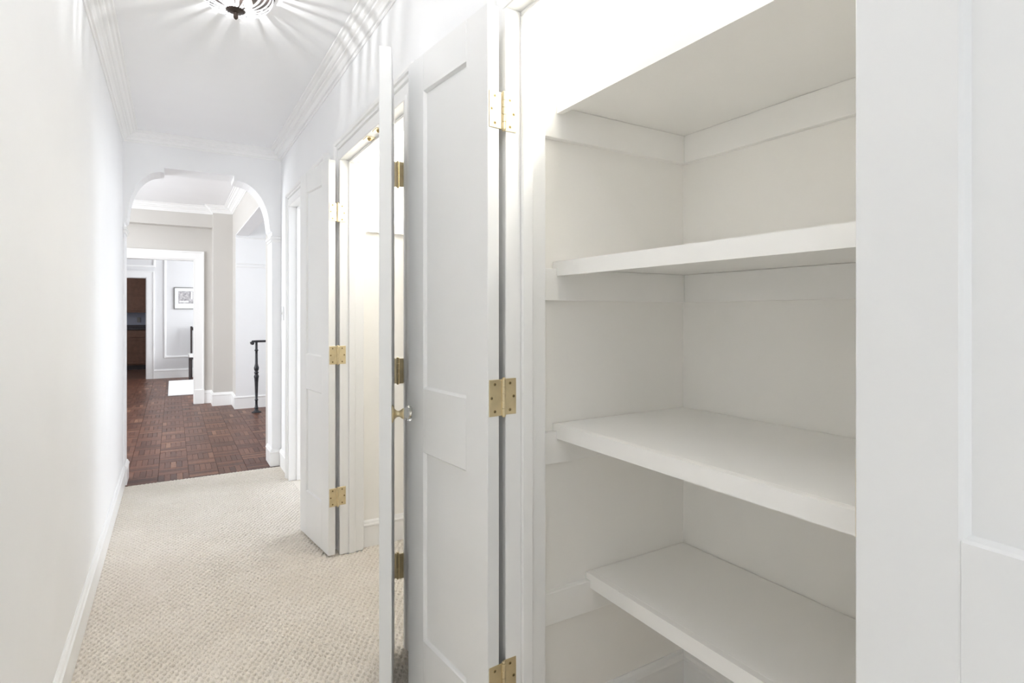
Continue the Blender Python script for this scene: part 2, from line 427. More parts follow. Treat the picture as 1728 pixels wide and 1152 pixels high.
# stair alcove
wsf = struct(boxes('wall_stair_far', [((0.861, 8.19, ZB), (1.12, 8.30, FCEIL)), ((FX + .001, 8.19, ZB), (0.861, 8.199, 2.279)), ((FX + .001, 5.405, 2.279), (0.861, 8.199, 2.2895))], M['wall']), 'white wall of the stair alcove behind the iron railing', 'wall')
struct(box('wall_stair_end', (1.12, 8.62, ZB), (2.72, 8.70, FCEIL), M['wall']), 'white end wall of the stair alcove', 'wall')
struct(box('wall_stair_return', (1.06, 8.30, ZB), (1.12, 8.62, FCEIL), M['wall']), 'short return wall of the stair alcove', 'wall')
window_wall('wall_stair_right', 'X', 2.6, 2.72, YB, 8.62, FCEIL, 5.8, 7.8, 0.75, 2.45, M['wall'], 'window wall of the stair alcove')
window('X', 2.6, 2.72, 5.8, 7.8, 0.75, 2.45, 'white sash window of the stair alcove')
struct(box('wall_stair_near', (1.0, YB - .12, ZB), (2.72, YB, FCEIL), M['wall']), 'near wall of the stair alcove', 'wall')
for z0, z1, p in ((1.865, 1.885, .012), (1.905, 1.918, .018), (2.245, 2.262, .014)):
    box('picture_rail', (FX + .004, 8.192 - p, z0), (1.119, 8.194, z1), M['trim'], wsf, 0.003)
# dining room
struct(prism('wall_dining_far', [(-2.75, ZB), (-1.28, ZB), (-1.28, 1.94), (-0.425, 1.94), (-0.425, ZB), (3.2, ZB), (3.2, 2.62), (-2.75, 2.62)],
             'Y', 12.80, 12.95, M['dining']), 'pale grey far wall of the dining room', 'wall')
wdf = bpy.data.objects['wall_dining_far']
window_wall('wall_dining_right', 'X', 3.0, 3.12, 9.1, 12.8, 2.62, 9.9, 12.1, 0.7, 2.3, M['dining'], 'right wall of the dining room with an added window opening')
window('X', 3.0, 3.12, 9.9, 12.1, 0.7, 2.3, 'unseen white sash window added to light the dining room')  # window added out of view as a light source
struct(box('wall_dining_left', (-2.72, 9.1, ZB), (-2.6, 12.8, 2.62), M['dining']), 'pale grey left wall of the dining room', 'wall')
struct(box('wall_dining_near', (FX + .15, 8.97, ZB), (3.0, 9.10, 2.62), M['dining']), 'pale grey near wall of the dining room', 'wall')
# kitchen
wk = struct(box('wall_kitchen_back', (-2.72, 15.62, ZB), (1.1, 15.74, 2.5), M['ksplash']), 'grey back wall of the kitchen', 'wall')
struct(box('wall_kitchen_right', (1.0, 12.95, ZB), (1.1, 15.62, 2.5), M['ksplash']), 'right wall of the kitchen', 'wall')
window_wall('wall_kitchen_left', 'X', -2.72, -2.60, 12.95, 15.62, 2.5, 13.4, 14.6, 1.0, 2.1, M['ksplash'], 'left wall of the kitchen with an added window opening')
window('X', -2.72, -2.60, 13.4, 14.6, 1.0, 2.1, 'unseen white sash window added to brighten the kitchen')  # invented window, lets fill light into the kitchen
box('outlet', (-0.70, 15.60, 1.045), (-0.64, 15.619, 1.16), M['kplate'], wk, 0.003)

# ------------------------------------------------------------------ trim
tn = [0]
def trim(label):
    tn[0] += 1
    return struct(empty('trim_%d' % tn[0]), label, 'trim')
# casing profile: (distance from the opening, projection from the wall)
CASE = [(0.004, 0.0), (0.004, 0.018), (0.009, 0.024), (0.017, 0.024), (0.021, 0.018), (0.060, 0.019), (0.062, 0.010), (0.068, 0.010), (0.070, 0.022), (0.074, 0.024), (0.084, 0.024),
        (0.088, 0.031), (0.096, 0.034), (0.106, 0.034), (0.112, 0.029), (0.114, 0.0)]
def doorframe(ya, yb, label, stop=0.79, zt=OT):
    e = trim(label)
    molding('casing', [(ya, 0.0), (ya, zt), (yb, zt), (yb, 0.0)], CASE, lambda a, b, h: (XR - h, a, b), M['trim'], e)
    w = 0.0175
    box('jamb', (XR - .025, ya - w, 0.0), (XC + .002, ya, zt), M['trim'], e, 0.002)
    box('jamb', (XR - .025, yb, 0.0), (XC + .002, yb + w, zt), M['trim'], e, 0.002)
    box('head_jamb', (XR - .025, ya - w, zt), (XC + .002, yb + w, zt + w), M['trim'], e, 0.002)
    if stop:
        s0, s1, p = stop, stop + 0.034, 0.012
        box('door_stop', (s0, ya, 0.0), (s1, ya + p, zt - p), M['trim'], e, 0.003)
        box('door_stop', (s0, yb - p, 0.0), (s1, yb, zt - p), M['trim'], e, 0.003)
        box('door_stop', (s0, ya, zt - p), (s1, yb, zt), M['trim'], e, 0.003)
    return e
doorframe(C1a, C1b, 'white moulded casing around the near closet with shelves')
frame2 = doorframe(C2a, C2b, 'white moulded casing around the bright middle closet')
doorframe(D3a, D3b, 'white moulded casing around the last doorway before the arch', 0.80)
# brass ball catches under the head of closet 2
for yy in (2.40, 2.535):
    c = box('catch_plate', (0.752, yy - .030, OT - .0025), (0.790, yy + .030, OT + .001), M['brass'], frame2, 0.001)
    lathe('catch_ball', [(0, -.010), (.006, -.008), (.008, -.003), (.010, 0)], M['brassdark'], c, 12, 'Z', True, (0.771, yy, OT - .002))

CROWN = [(0.0, -0.075), (0.006, -0.075), (0.010, -0.070), (0.010, -0.064), (0.018, -0.062), (0.022, -0.052), (0.031, -0.043), (0.042, -0.038), (0.044, -0.031),
         (0.052, -0.029), (0.060, -0.024), (0.064, -0.014), (0.074, -0.012), (0.082, -0.007), (0.092, -0.006), (0.095, -0.001), (0.0, -0.001)]
e = trim('white stepped crown moulding around the hallway ceiling')
molding('crown', [(XR, Y0), (XR, YA), (XL, YA), (XL, Y0)], CROWN, lambda a, b, h: (a, b, CEIL + h), M['trim'], e)
e = trim('white stepped crown moulding around the foyer ceiling')
FCR = [(w * 1.12, h * 1.35) for w, h in CROWN]
molding('crown', [(FX, YB), (FX, 8.62), (0.475, 8.62), (0.475, 8.78), (-2.6, 8.78)], FCR, lambda a, b, h: (a, b, FCEIL + h), M['trim'], e)

BASE = [(0.0, 0.0), (0.014, 0.0), (0.014, 0.108), (0.018, 0.112), (0.018, 0.120), (0.013, 0.125), (0.010, 0.134), (0.004, 0.142), (0.0, 0.142)]
def base(name, path, label, z=0.0, k=1.0, m=None):
    o = molding(name, path, [(w, h * k) for w, h in BASE], lambda a, b, h: (a, b, z + h), m or M['trim'])
    struct(o, label, 'baseboard'); return o
base('baseboard_left', [(XL, YA), (XL, LDb)], 'white baseboard along the left hallway wall')
base('baseboard_right_arch', [(XR, D3b + .115), (XR, YA), (0.70, YA), (0.70, YB)], 'white baseboard beside the arch')
base('baseboard_right_middle', [(XR, C1b + .115), (XR, C2a - .115)], 'white baseboard between the two closets')
base('baseboard_right_near', [(XR, Y0), (XR, C1a - .115)], 'white baseboard along the near right wall')
base('baseboard_arch_left', [(-0.300, YB), (-0.300, YA)], 'white baseboard on the left arch jamb')
base('baseboard_closet_near', [(XC, S1a), (CB, S1a), (CB, S1b), (XC, S1b)], 'white baseboard inside the near closet')
base('baseboard_closet_middle', [(XC, S2a), (CB, S2a), (CB, S2b), (XC, S2b)], 'white baseboard inside the middle closet')
PZ = -0.004
base('baseboard_foyer_corner', [(0.862, 8.20), (FX, 8.20), (FX, 8.62), (0.475, 8.62), (0.475, 8.95), (0.378, 8.95)], 'white baseboard stepping round the foyer pier', PZ, 1.28)
base('baseboard_stair', [(1.12, 8.20), (0.862, 8.20)], 'white baseboard on the stair alcove wall', PZ, 1.28)
base('baseboard_dining', [(3.0, 12.80), (-0.31, 12.80)], 'white baseboard on the dining room far wall', PZ, 1.25)

def flat_casing(xa, xb, zt, y, w, label, plinth=True):
    e = trim(label)
    prof = [(0.003, 0.0), (0.003, 0.016), (w * .82, 0.020), (w * .85, 0.030), (w, 0.030), (w, 0.0)]
    molding('casing', [(xa, PZ + (.20 if plinth else 0)), (xa, zt), (xb, zt), (xb, PZ + (.20 if plinth else 0))], prof, lambda a, b, h: (a, y - h, b), M['trim'], e)
    if plinth:
        for a, b in ((xa - w - .004, xa - .001), (xb + .001, xb + w + .004)):
            box('plinth_block', (a, y - .036, PZ), (b, y, PZ + .20), M['trim'], e, 0.003)
    box('jamb', (xa, y + .001, PZ), (xa + .012, y + .149, zt - .012), M['trim'], e)
    box('jamb', (xb - .012, y + .001, PZ), (xb, y + .149, zt - .012), M['trim'], e)
    box('head_jamb', (xa, y + .001, zt - .012), (xb, y + .149, zt), M['trim'], e)
flat_casing(-0.74, 0.262, 2.0, 8.95, 0.115, 'wide white casing around the dining room doorway')
flat_casing(-1.28, -0.425, 1.94, 12.80, 0.125, 'white casing around the dark kitchen doorway', False)
# picture-frame mouldings on the dining wall
PM = [(-0.016, 0.0), (-0.016, 0.012), (-0.008, 0.018), (0.008, 0.018), (0.016, 0.012), (0.016, 0.0)]
def wall_panel(x0, x1, z0, z1):
    molding('panel_moulding', [(x0, z0), (x1, z0), (x1, z1), (x0, z1)], [(w * 1.25, h) for w, h in PM], lambda a, b, h: (a, 12.80 - h, b), M['trim'], wdf, True)
wall_panel(-0.125, 2.4, 0.405, 2.40)
wall_panel(-1.40, -0.30, 2.16, 2.40)

# ------------------------------------------------------------------ carpet with woven relief
def pile(x0, x1, y0, y1, border):
    """woven loops as real relief: staggered pits between the loops, one continuous lattice in world space"""
    step = 0.0034
    nx = int((x1 - x0) / step) + 1; ny = int((y1 - y0) / step) + 1
    xs = np.linspace(x0, x1, nx); ys = np.linspace(y0, y1, ny)
    X, Y = np.meshgrid(xs, ys)
    rng = np.random.default_rng(4)
    w1 = rng.normal(size=(ny // 6 + 3, nx // 6 + 3))
    jit = np.kron(w1, np.ones((6, 6)))[:ny, :nx]
    k = np.ones(7) / 7
    jit = np.apply_along_axis(lambda a: np.convolve(a, k, 'same'), 0, jit)
    jit = np.apply_along_axis(lambda a: np.convolve(a, k, 'same'), 1, jit)
    xx = X + 0.0022 * jit; yy = Y + 0.10 * X + 0.003 * np.roll(jit, 31, axis=1)
    LX, LY = 0.0235, 0.040
    h = np.cos(2 * np.pi * xx / LX) * np.cos(2 * np.pi * yy / LY)
    t = np.clip((-h - 0.22) / 0.42, 0, 1); t = t * t * (3 - 2 * t)
    z = -0.0125 * t * (1 + 0.5 * jit).clip(0.35, 1.3) + rng.normal(scale=0.00025, size=h.shape) + 0.0012 * h
    z = z.clip(-0.0175, 0.003)
    if border: z = np.where((X < x0 + .006) | (Y > y1 - .008), -0.004, z)
    co = np.stack([X, Y, z], -1).reshape(-1, 3).astype(np.float32)
    idx = np.arange(nx * ny).reshape(ny, nx)
    q = np.stack([idx[:-1, :-1], idx[:-1, 1:], idx[1:, 1:], idx[1:, :-1]], -1).reshape(-1, 4)
    me = bpy.data.meshes.new('loop_pile')
    me.vertices.add(len(co)); me.vertices.foreach_set('co', co.ravel())
    me.loops.add(q.size); me.loops.foreach_set('vertex_index', q.ravel().astype(np.int32))
    me.polygons.add(len(q)); me.polygons.foreach_set('loop_start', (np.arange(len(q)) * 4).astype(np.int32))
    me.update(); me.validate()
    return me
def carpet():
    x0, x1, y0, y1 = XL + .002, XR - .0005, 1.0, 4.945
    me = pile(x0, x1, y0, y1, True)
    e = empty('carpet', (0.2, 2.0, -0.02))
    o = link('loop_pile', me, M['carpet'], e, True); o.location = (-0.2, -2.0, 0.02)
    o['kind'] = 'stuff'
    def slab(n, lo, hi):
        s = box(n, lo, hi, M['carpet'], e); s.location = (-0.2, -2.0, 0.02)
    slab('backing', (x0, y0 + .01, -0.0198), (x1, y1, -0.0185))
    slab('backing', (XL + .002, Y0, -0.0195), (x1, 1.0, 0.0))
    for nm, lo, hi, ca, cb, xb in (('inside the near closet with shelves', S1a, S1b, C1a, C1b, CB), ('inside the bright middle closet', S2a, S2b, C2a, C2b, CB), ('in the side room before the arch', 3.14, 4.90, D3a, D3b, 3.5)):
        a, b, c, d = lo + .001, hi - .001, ca + .001, cb - .001
        o = prism('carpet', [(x1, c), (XC, c), (XC, a), (xb - .001, a), (xb - .001, b), (XC, b), (XC, d), (x1, d)], 'Z', -0.0195, -0.0185 if 'middle' in nm else -0.001, M['carpet'])
        if 'middle' in nm:
            for px0, px1, py0, py1 in ((x1, XC, c, d), (XC, xb - .001, a, b)):
                pl = link('loop_pile', pile(px0, px1, py0, py1, False), M['carpet'], o, True); pl['kind'] = 'stuff'
        tag(o, 'beige carpet floor ' + nm, 'carpet')
    o = prism('carpet', [(-3.199, -4.199), (XF - .001, -4.199), (XF - .001, LDa + .001), (x0, LDa + .001), (x0, LDb - .001), (XF - .001, LDb - .001), (XF - .001, .599), (-3.199, .599)], 'Z', -0.0195, -0.001, M['carpet'])
    tag(o, 'beige carpet floor of the added unseen front room left of the hallway', 'carpet')
    tag(e, 'beige looped wall to wall carpet with woven texture down the hallway', 'carpet')
carpet()

# ------------------------------------------------------------------ parquet
def parquet():
    rnd = random.Random(11)
    B = 0.205; NF = 5; fw = B / NF; g = 0.0015
    strip_bm = bmesh.new(); bm_box(strip_bm, (-B / 2 + g, -fw / 2 + g * .6, ZB), (B / 2 - g, fw / 2 - g * .6, -0.004), 0.0)
    me = bpy.data.meshes.new('parquet_strip')
    bmesh.ops.recalc_face_normals(strip_bm, faces=strip_bm.faces); strip_bm.to_mesh(me); strip_bm.free()
    me.materials.append(M['parquet'])
    near, far = [], []
    x0 = -0.30
    yrow = 4.945
    # foyer, stair alcove and dining room, each strip given by centre and direction
    rows = int((12.8 - yrow) / B) + 1
    for r in range(rows):
        yc = yrow + (r + .5) * B
        lo, hi = (-5, 8) if yc < 9.0 else (-7, 4)
        for c in range(lo, hi):
            xc = x0 + (c + .5) * B
            if yc > 8.2 and yc < 8.95 and xc > 0.72: continue
            for k in range(NF):
                off = (k - (NF - 1) / 2) * fw
                if (r + c) % 2 == 0: s = (xc, yc + off, 0.0)
                else: s = (xc + off, yc, math.pi / 2)
                vis = -0.31 < s[0] < 0.75 and yc < 8.9
                (near if vis and len(near) < 300 else far).append(s)
    for x, y, a in near:
        o = bpy.data.objects.new('parquet_strip', me); COL.objects.link(o)
        o.parent = floor; o.location = (x, y, rnd.uniform(-.0002, .0003)); o.rotation_euler = (0, 0, a)
    vs, fs, tone = [], [], []
    q = [(0, 1, 3, 2), (4, 6, 7, 5), (0, 4, 5, 1), (2, 3, 7, 6), (0, 2, 6, 4), (1, 5, 7, 3)]
    for x, y, a in far:
        t = rnd.random(); b0 = len(vs)
        hx, hy = B / 2 - g, fw / 2 - g * .6
        if a: hx, hy = hy, hx
        dz = rnd.uniform(-.0002, .0003)
        for sx in (-1, 1):
            for sy in (-1, 1):
                for z in (ZB, -0.004 + dz): vs.append((x + sx * hx, y + sy * hy, z))
        for f in q: fs.append([b0 + i for i in f]); tone.append(t)
    m2 = bpy.data.meshes.new('parquet_strips_beyond'); m2.from_pydata(vs, [], fs)
    at = m2.attributes.new('tone', 'FLOAT', 'FACE'); at.data.foreach_set('value', tone)
    bm = bmesh.new(); bm.from_mesh(m2); bmesh.ops.recalc_face_normals(bm, faces=bm.faces); bm.to_mesh(m2); bm.free()
    o = link('parquet_strips_beyond', m2, M['parquet_far'], floor); o['kind'] = 'stuff'
    box('kitchen_flooring', (-2.6, 12.82, ZB), (1.0, 15.62, -0.004), M['kfloor'], floor)
parquet()

# ------------------------------------------------------------------ doors
DW, DT, DG = 0.458, 0.036, 0.012       # leaf width, thickness, gap from the pin
DZ0, DZ1 = 0.012, 2.05
HZ = (1.782, 1.042, 0.308)
HH = 0.094
def screw(parent, p, axis, sgn):
    """small countersunk screw; axis is the outward direction in local coordinates"""
    d = Vector(axis).normalized() * sgn
    rot = d.to_track_quat('Z', 'Y').to_matrix()
    bm = bmesh.new(); n = 10
    ring = [bm.verts.new(Vector(p) + rot @ Vector((.0042 * math.cos(2 * math.pi * i / n), .0042 * math.sin(2 * math.pi * i / n), 0.0))) for i in range(n)]
    top = [bm.verts.new(Vector(p) + rot @ Vector((.0034 * math.cos(2 * math.pi * i / n), .0034 * math.sin(2 * math.pi * i / n), 0.0007))) for i in range(n)]
    for i in range(n): bm.faces.new((ring[i], ring[(i + 1) % n], top[(i + 1) % n], top[i]))
    bm.faces.new(top)
    bm.faces.ensure_lookup_table()
    a = 0.6
    for k in (0, 1):
        c, s = math.cos(a + k * math.pi / 2), math.sin(a + k * math.pi / 2)
        quad = [(-.003, -.0006), (.003, -.0006), (.003, .0006), (-.003, .0006)]
        f = bm.faces.new([bm.verts.new(Vector(p) + rot @ Vector((x * c - y * s, x * s + y * c, 0.0009 + k * .0001))) for x, y in quad])
        f.material_index = 1
    me = bpy.data.meshes.new('screw'); bm.to_mesh(me); bm.free()
    me.materials.append(M['brassdark']); me.materials.append(M['slot'])
    return link('screw', me, None, parent)
def oriented_box(name, o, ux, uy, lo, hi, m, parent, bev=0.0):
    """box in a frame at o with in-plane axes ux, uy (2-D) and z up"""
    bm = bmesh.new(); bm_box(bm, lo, hi, bev)
    for v in bm.verts:
        a, b, c = v.co
        v.co = Vector((o[0] + ux[0] * a + uy[0] * b, o[1] + ux[1] * a + uy[1] * b, o[2] + c))
    return from_bm(name, bm, m, parent)
dn = [0]
def door(pin, ang, side, jamb_y, jdir, label, knob=False, panels=True):
    """leaf hung on a pin; local x runs along the leaf, the thickness lies to side of it.
    jamb_y: world Y of the jamb face, jdir: +1 when the jamb face looks to +Y"""
    dn[0] += 1
    e = struct(empty('door_%d' % dn[0], (pin[0], pin[1], 0), ang), label, 'door')
    y0, y1 = side * DG, side * (DG + DT)
    ya, yb = min(y0, y1), max(y0, y1)
    sw = 0.104; x0, x1 = 0.003, DW
    rails = [(DZ0, 0.262), (0.836, 1.030), (1.936, DZ1)]
    box('stile', (x0, ya, DZ0), (x0 + sw, yb, DZ1), M['door'], e, 0.0015)
    box('stile', (x1 - sw, ya, DZ0), (x1, yb, DZ1), M['door'], e, 0.0015)
    for a, b in rails:
        box('rail', (x0 + sw, ya, a), (x1 - sw, yb, b), M['door'], e, 0.0010)
    for (a, b) in ((0.262, 0.836), (1.030, 1.936)):
        box('panel', (x0 + sw - .002, ya + .0095, a - .002), (x1 - sw + .002, yb - .0095, b + .002), M['door'], e)
        # sloped sticking on both faces of the panel
        for yf, s in ((ya, 1), (yb, -1)):
            prof = [(0.0, .0012), (0.0, .0095), (0.006, .0095), (0.002, .003)]
            molding('sticking', [(x0 + sw, a), (x1 - sw, a), (x1 - sw, b), (x0 + sw, b)], prof,
                    lambda u, v, h, yf=yf, s=s: (u, yf + s * h, v), M['door'], e, True)
    # hinges
    c, s = math.cos(-ang), math.sin(-ang)
    def loc(wx, wy):                   # world -> local of this door
        dx, dy = wx - pin[0], wy - pin[1]
        return (dx * c - dy * s, dx * s + dy * c)
    ux = (c, s); uy = (-s, c)          # world X and Y axes in the local frame
    for hz in HZ:
        h = empty('hinge', (0, 0, hz), 0, e)
        h['label'] = 'satin brass butt hinge'
        kn = HH / 5
        for i in range(5):
            lathe('knuckle', [(0.0, 0), (.0058, 0), (.0062, .0008), (.0062, kn - .0016), (.0058, kn - .0008), (0.0, kn - .0008)], M['brass'], h, 16, 'Z', False, (0, 0, -HH / 2 + i * kn))
        for sg in (1, -1):
            z = sg * HH / 2
            lathe('pin_tip', [(0, z - sg * .001), (.0048, z - sg * .001), (.0052, z + sg * .002), (.003, z + sg * .0045), (0, z + sg * .005)], M['brass'], h, 12)
        # plate on the leaf's edge
        pa, pb = sorted((side * .003, side * (DG + DT - .004)))
        pl = box('door_plate', (0.0006, pa, -HH / 2), (0.0036, pb, HH / 2), M['brass'], h, 0.0008)
        far, nr = side * (DG + DT - .011), side * (DG + DT - .021)
        for yy, zz in ((nr, HH * .37), (far, 0), (nr, -HH * .37)):
            screw(h, (0.0005, yy, zz), (-1, 0, 0), 1)
        # plate on the jamb
        jl = loc(pin[0], jamb_y)
        oriented_box('jamb_plate', (jl[0], jl[1], 0), ux, uy, (0.003, min(-.001, jdir * .0022), -HH / 2), (0.043, max(.001, jdir * .0022), HH / 2), M['brass'], h, 0.0007)
        for xx, zz in ((.024, HH * .37), (.035, 0), (.024, -HH * .37)):
            q = (jl[0] + ux[0] * xx + uy[0] * jdir * .0024, jl[1] + ux[1] * xx + uy[1] * jdir * .0024, zz)
            screw(h, q, (uy[0] * jdir, uy[1] * jdir, 0), 1)
    if knob:
        k = empty('knob', (DW - .060, y0, 0.950), 0, e)
        k['label'] = 'faceted clear glass knob on a brass rosette'
        d = -side
        lathe('rosette', [(0, d * .0), (.027, d * .0), (.0275, d * .002), (.024, d * .005), (.016, d * .008), (.011, d * .013), (.009, d * .018), (.0095, d * .023), (.0145, d * .030), (.0165, d * .033), (.0165, d * .036), (0, d * .036)], M['brass'], k, 28, 'Y')
        lathe('glass_grip', [(0, d * .0362), (.012, d * .0362), (.0165, d * .0385), (.0215, d * .0425), (.0240, d * .0475), (.0245, d * .0525), (.0225, d * .0575), (.0175, d * .0610), (.010, d * .0630), (0, d * .0635)], M['knobglass'], k, 10, 'Y', False)
    return e
def ang(e): return math.atan2(e[1], e[0])
PX = 0.733
door((PX, C1b - .010), ang((-0.089, .996)), 1, C1b, -1, 'white two panel closet door folded back beside the shelves, brass hinges in full view')
door((PX, C1a + .010), ang((-0.040, -.999)), -1, C1a, 1, 'white closet door filling the right edge, laid back against the wall')
door((0.727, C2a + .010), ang((-0.35, -.937)), -1, C2a, 1, 'white closet door seen edge on with a glass knob', knob=True)
door((PX, C2b - .010), ang((-0.12, .993)), 1, C2b, -1, 'white two panel door folded back at the far side of the bright closet')

# ------------------------------------------------------------------ closet shelves and cleats
def cleats(n, wall_side, wall_back, ya, yb, zs, x0, back=True, near=None):
    for zt in zs:
        box('cleat', (x0, yb - .020, zt - .090), (CB - .0005, yb + .0005, zt), M['shelf'], wall_side, 0.0015)
        if near is not None:
            box('cleat', (x0, ya - .0005, zt - .090), (CB - .0005, ya + .020, zt), M['shelf'], near, 0.0015)
        if back:
            box('cleat', (CB - .020, ya + .0205, zt - .090), (CB + .0005, yb - .0205, zt), M['shelf'], wall_back, 0.0015)
W1f, W1b, W1n = (bpy.data.objects['wall_closet_1_' + k] for k in ('far', 'back', 'near'))
shelves = [(1.862, 0.925), (1.405, 0.925), (0.947, 0.925), (0.497, 1.045)]
cleats(1, W1f, W1b, S1a, S1b, [z - .020 for z, _ in shelves], 0.874, True, W1n)
pos = ['topmost cream shelf, its underside seen from below, lit from above', 'second cream shelf from the top, set just above eye level',
       'third cream shelf from the top, its upper face in full view', 'lowest cream shelf of the closet, set further back than the others']
for (zt, xf), lb in zip(shelves, pos):
    e = empty('closet_shelf', (xf, (S1a + S1b) / 2, zt - .02))
    dy = (S1b - S1a) / 2
    box('board', (.018, -dy + .002, .0005), (CB - xf - .004, dy - .002, .020), M['shelf'], e, 0.0012)
    prof = [(0, -dy + .002, .0), (0, -dy + .002, .020)]
    pr = [(-dy + .002, .020), (dy - .002, .020), (dy - .002, .0005), (dy - .0215, .0005), (dy - .0215, -.0205), (-dy + .0215, -.0205), (-dy + .0215, .0005), (-dy + .002, .0005)]
    prism('front_edge', pr, 'X', 0.0, 0.018, M['shelf'], e)
    tag(e, lb, 'shelf', 'shelves in the near closet')
W2f, W2b, W2n = (bpy.data.objects['wall_closet_2_' + k] for k in ('far', 'back', 'near'))
cleats(2, W2f, W2b, S2a, S2b, [1.785], 0.895, True, W2n)
e = empty('closet_shelf', (1.10, (S2a + S2b) / 2, 1.785))
dy = (S2b - S2a) / 2
box('board', (.018, -dy + .002, .0005), (CB - 1.10 - .002, dy - .002, .020), M['shelf'], e, 0.0012)
box('front_edge', (0, -dy + .0215, -.02), (.018, dy - .0215, .020), M['shelf'], e, 0.001)
tag(e, 'single high shelf inside the brightly lit middle closet', 'shelf')
# ------------------------------------------------------------------ lamps
def bulb_light(name, loc, watts, color, r, parent):
    d = bpy.data.lights.new(name, 'POINT'); d.energy = watts; d.color = color; d.shadow_soft_size = r
    o = bpy.data.objects.new(name, d); COL.objects.link(o); o.location = loc; o.parent = parent
def closet_lamp(x, y, watts, label):
    e = empty('closet_lamp', (x, y, CEIL))
    lathe('holder', [(0, -.001), (.055, -.001), (.055, -.012), (.035, -.022), (.024, -.034), (.024, -.045), (0, -.045)], M['switch'], e, 24)
    lathe('bulb', [(.0, -.0455), (.013, -.0455), (.016, -.055), (.027, -.075), (.030, -.092), (.024, -.110), (.012, -.120), (0, -.122)], M['bulb'], e, 20)
    bulb_light('closet_bulb_light', (0, 0, -.15), watts, (1.0, 0.98, 0.93), .03, e)
    tag(e, label, 'lamp')
closet_lamp(1.17, 0.80, 23, 'bare bulb lamp on the ceiling of the closet with shelves')
closet_lamp(1.10, 2.47, 21, 'bare bulb lamp on the ceiling of the middle closet')

def ceiling_lamp(x, y, watts, label, soft=.006):
    e = empty('ceiling_light', (x, y, CEIL))
    lathe('ceiling_plate', [(0, -.0005), (.150, -.0005), (.150, -.006), (.142, -.010), (0, -.010)], M['bronze'], e, 40)
    prof = [(.140, -.012)]
    n = 14; Rb, D = .140, .078
    for i in range(n + 1):
        t = i / n * math.pi / 2
        prof.append((Rb * math.cos(t) ** 0.9 if i < n else 0.012, -.014 - D * math.sin(t)))
    bm = bmesh.new(); seg = 48; rings = []
    for r, h in prof:
        rings.append([bm.verts.new((r * math.cos(2 * math.pi * k / seg), r * math.sin(2 * math.pi * k / seg), h)) for k in range(seg)])
    for a, b in zip(rings, rings[1:]):
        for k in range(seg): bm.faces.new((a[k], b[k], b[(k + 1) % seg], a[(k + 1) % seg]))
    bowl = from_bm('glass_bowl', bm, M['bowl'], e, True)
    # pressed swirl ribs standing proud of the bowl
    rnd = random.Random(3)
    NR = 24
    for k in range(NR):
        a0 = 2 * math.pi * k / NR + rnd.uniform(-.06, .06); w = rnd.uniform(.004, .011)
        bm = bmesh.new(); prev = None
        for r, h in prof[:-2]:
            t = -h / D
            a = a0 + 0.25 * t
            cx, cy = math.cos(a), math.sin(a)
            ww = w * (0.35 + 0.65 * r / Rb)
            q = [bm.verts.new(((r + d) * cx - s * cy, (r + d) * cy + s * cx, h - d * .5)) for d, s in ((.0005, -ww), (.004, 0), (.0005, ww))]
            if prev:
                bm.faces.new((prev[0], prev[1], q[1], q[0])); bm.faces.new((prev[1], prev[2], q[2], q[1]))
            prev = q
        from_bm('rib', bm, M['rib'], bowl, False)
    # bronze leaf cup and finial
    bm = bmesh.new(); seg = 40; z0 = -.014 - D
    for r, z in ((.036, z0 + .004),):
        ring = [bm.verts.new(((r + .0025 * math.cos(16 * 2 * math.pi * k / seg * 1.0)) * math.cos(2 * math.pi * k / seg), (r + .0025 * (k % 2)) * math.sin(2 * math.pi * k / seg), z + (.0 if k % 2 else -.002))) for k in range(seg)]
        mid = [bm.verts.new((.026 * math.cos(2 * math.pi * k / seg), .026 * math.sin(2 * math.pi * k / seg), z - .006)) for k in range(seg)]
        inn = [bm.verts.new((.009 * math.cos(2 * math.pi * k / seg), .009 * math.sin(2 * math.pi * k / seg), z - .010)) for k in range(seg)]
        for A, Bq in ((ring, mid), (mid, inn)):
            for k in range(seg): bm.faces.new((A[k], Bq[k], Bq[(k + 1) % seg], A[(k + 1) % seg]))
        bm.faces.new(inn); bm.faces.new(ring)
    from_bm('leaf_cup', bm, M['bronze'], e, False)
    zf = z0 - .006
    lathe('finial', [(0, zf + .002), (.0085, zf), (.0105, zf - .004), (.0085, zf - .008), (.0100, zf - .013), (.0095, zf - .019), (.006, zf - .025), (.0025, zf - .028), (0, zf - .029)], M['bronze'], e, 20)
    for dx, dy in ((.05, .03), (-.05, -.03)):
        b = lathe('bulb', [(0, -.012), (.012, -.012), (.014, -.02), (.018, -.035), (.014, -.05), (0, -.056)], M['bulb'], e, 14)
        b.location = (dx, dy, 0)
    bulb_light('hall_bulb_light', (0, 0, -.066), watts, (0.97, 0.98, 1.0), soft, e)
    tag(e, label, 'ceiling light', 'hallway ceiling lights')
ceiling_lamp(0.222, 2.555, 6.5, 'flush ceiling light with ribbed glass bowl and bronze finial down the hallway')
ceiling_lamp(0.23, 1.00, 47, 'added unseen ceiling light with ribbed glass bowl, brightening the near hallway', .04)  # second fixture added out of view to light closet and doors

# ------------------------------------------------------------------ switch, railing, dining room, kitchen
e = empty('light_switch', (XR, 4.86, 1.20))
box('plate', (-.006, -.036, 0), (-.0003, .036, .115), M['switch'], e, 0.002)
t = box('toggle', (-.016, -.005, .047), (-.006, .005, .068), M['switch'], e, 0.001)
tag(e, 'white switch plate on the wall beside the arch', 'light switch')

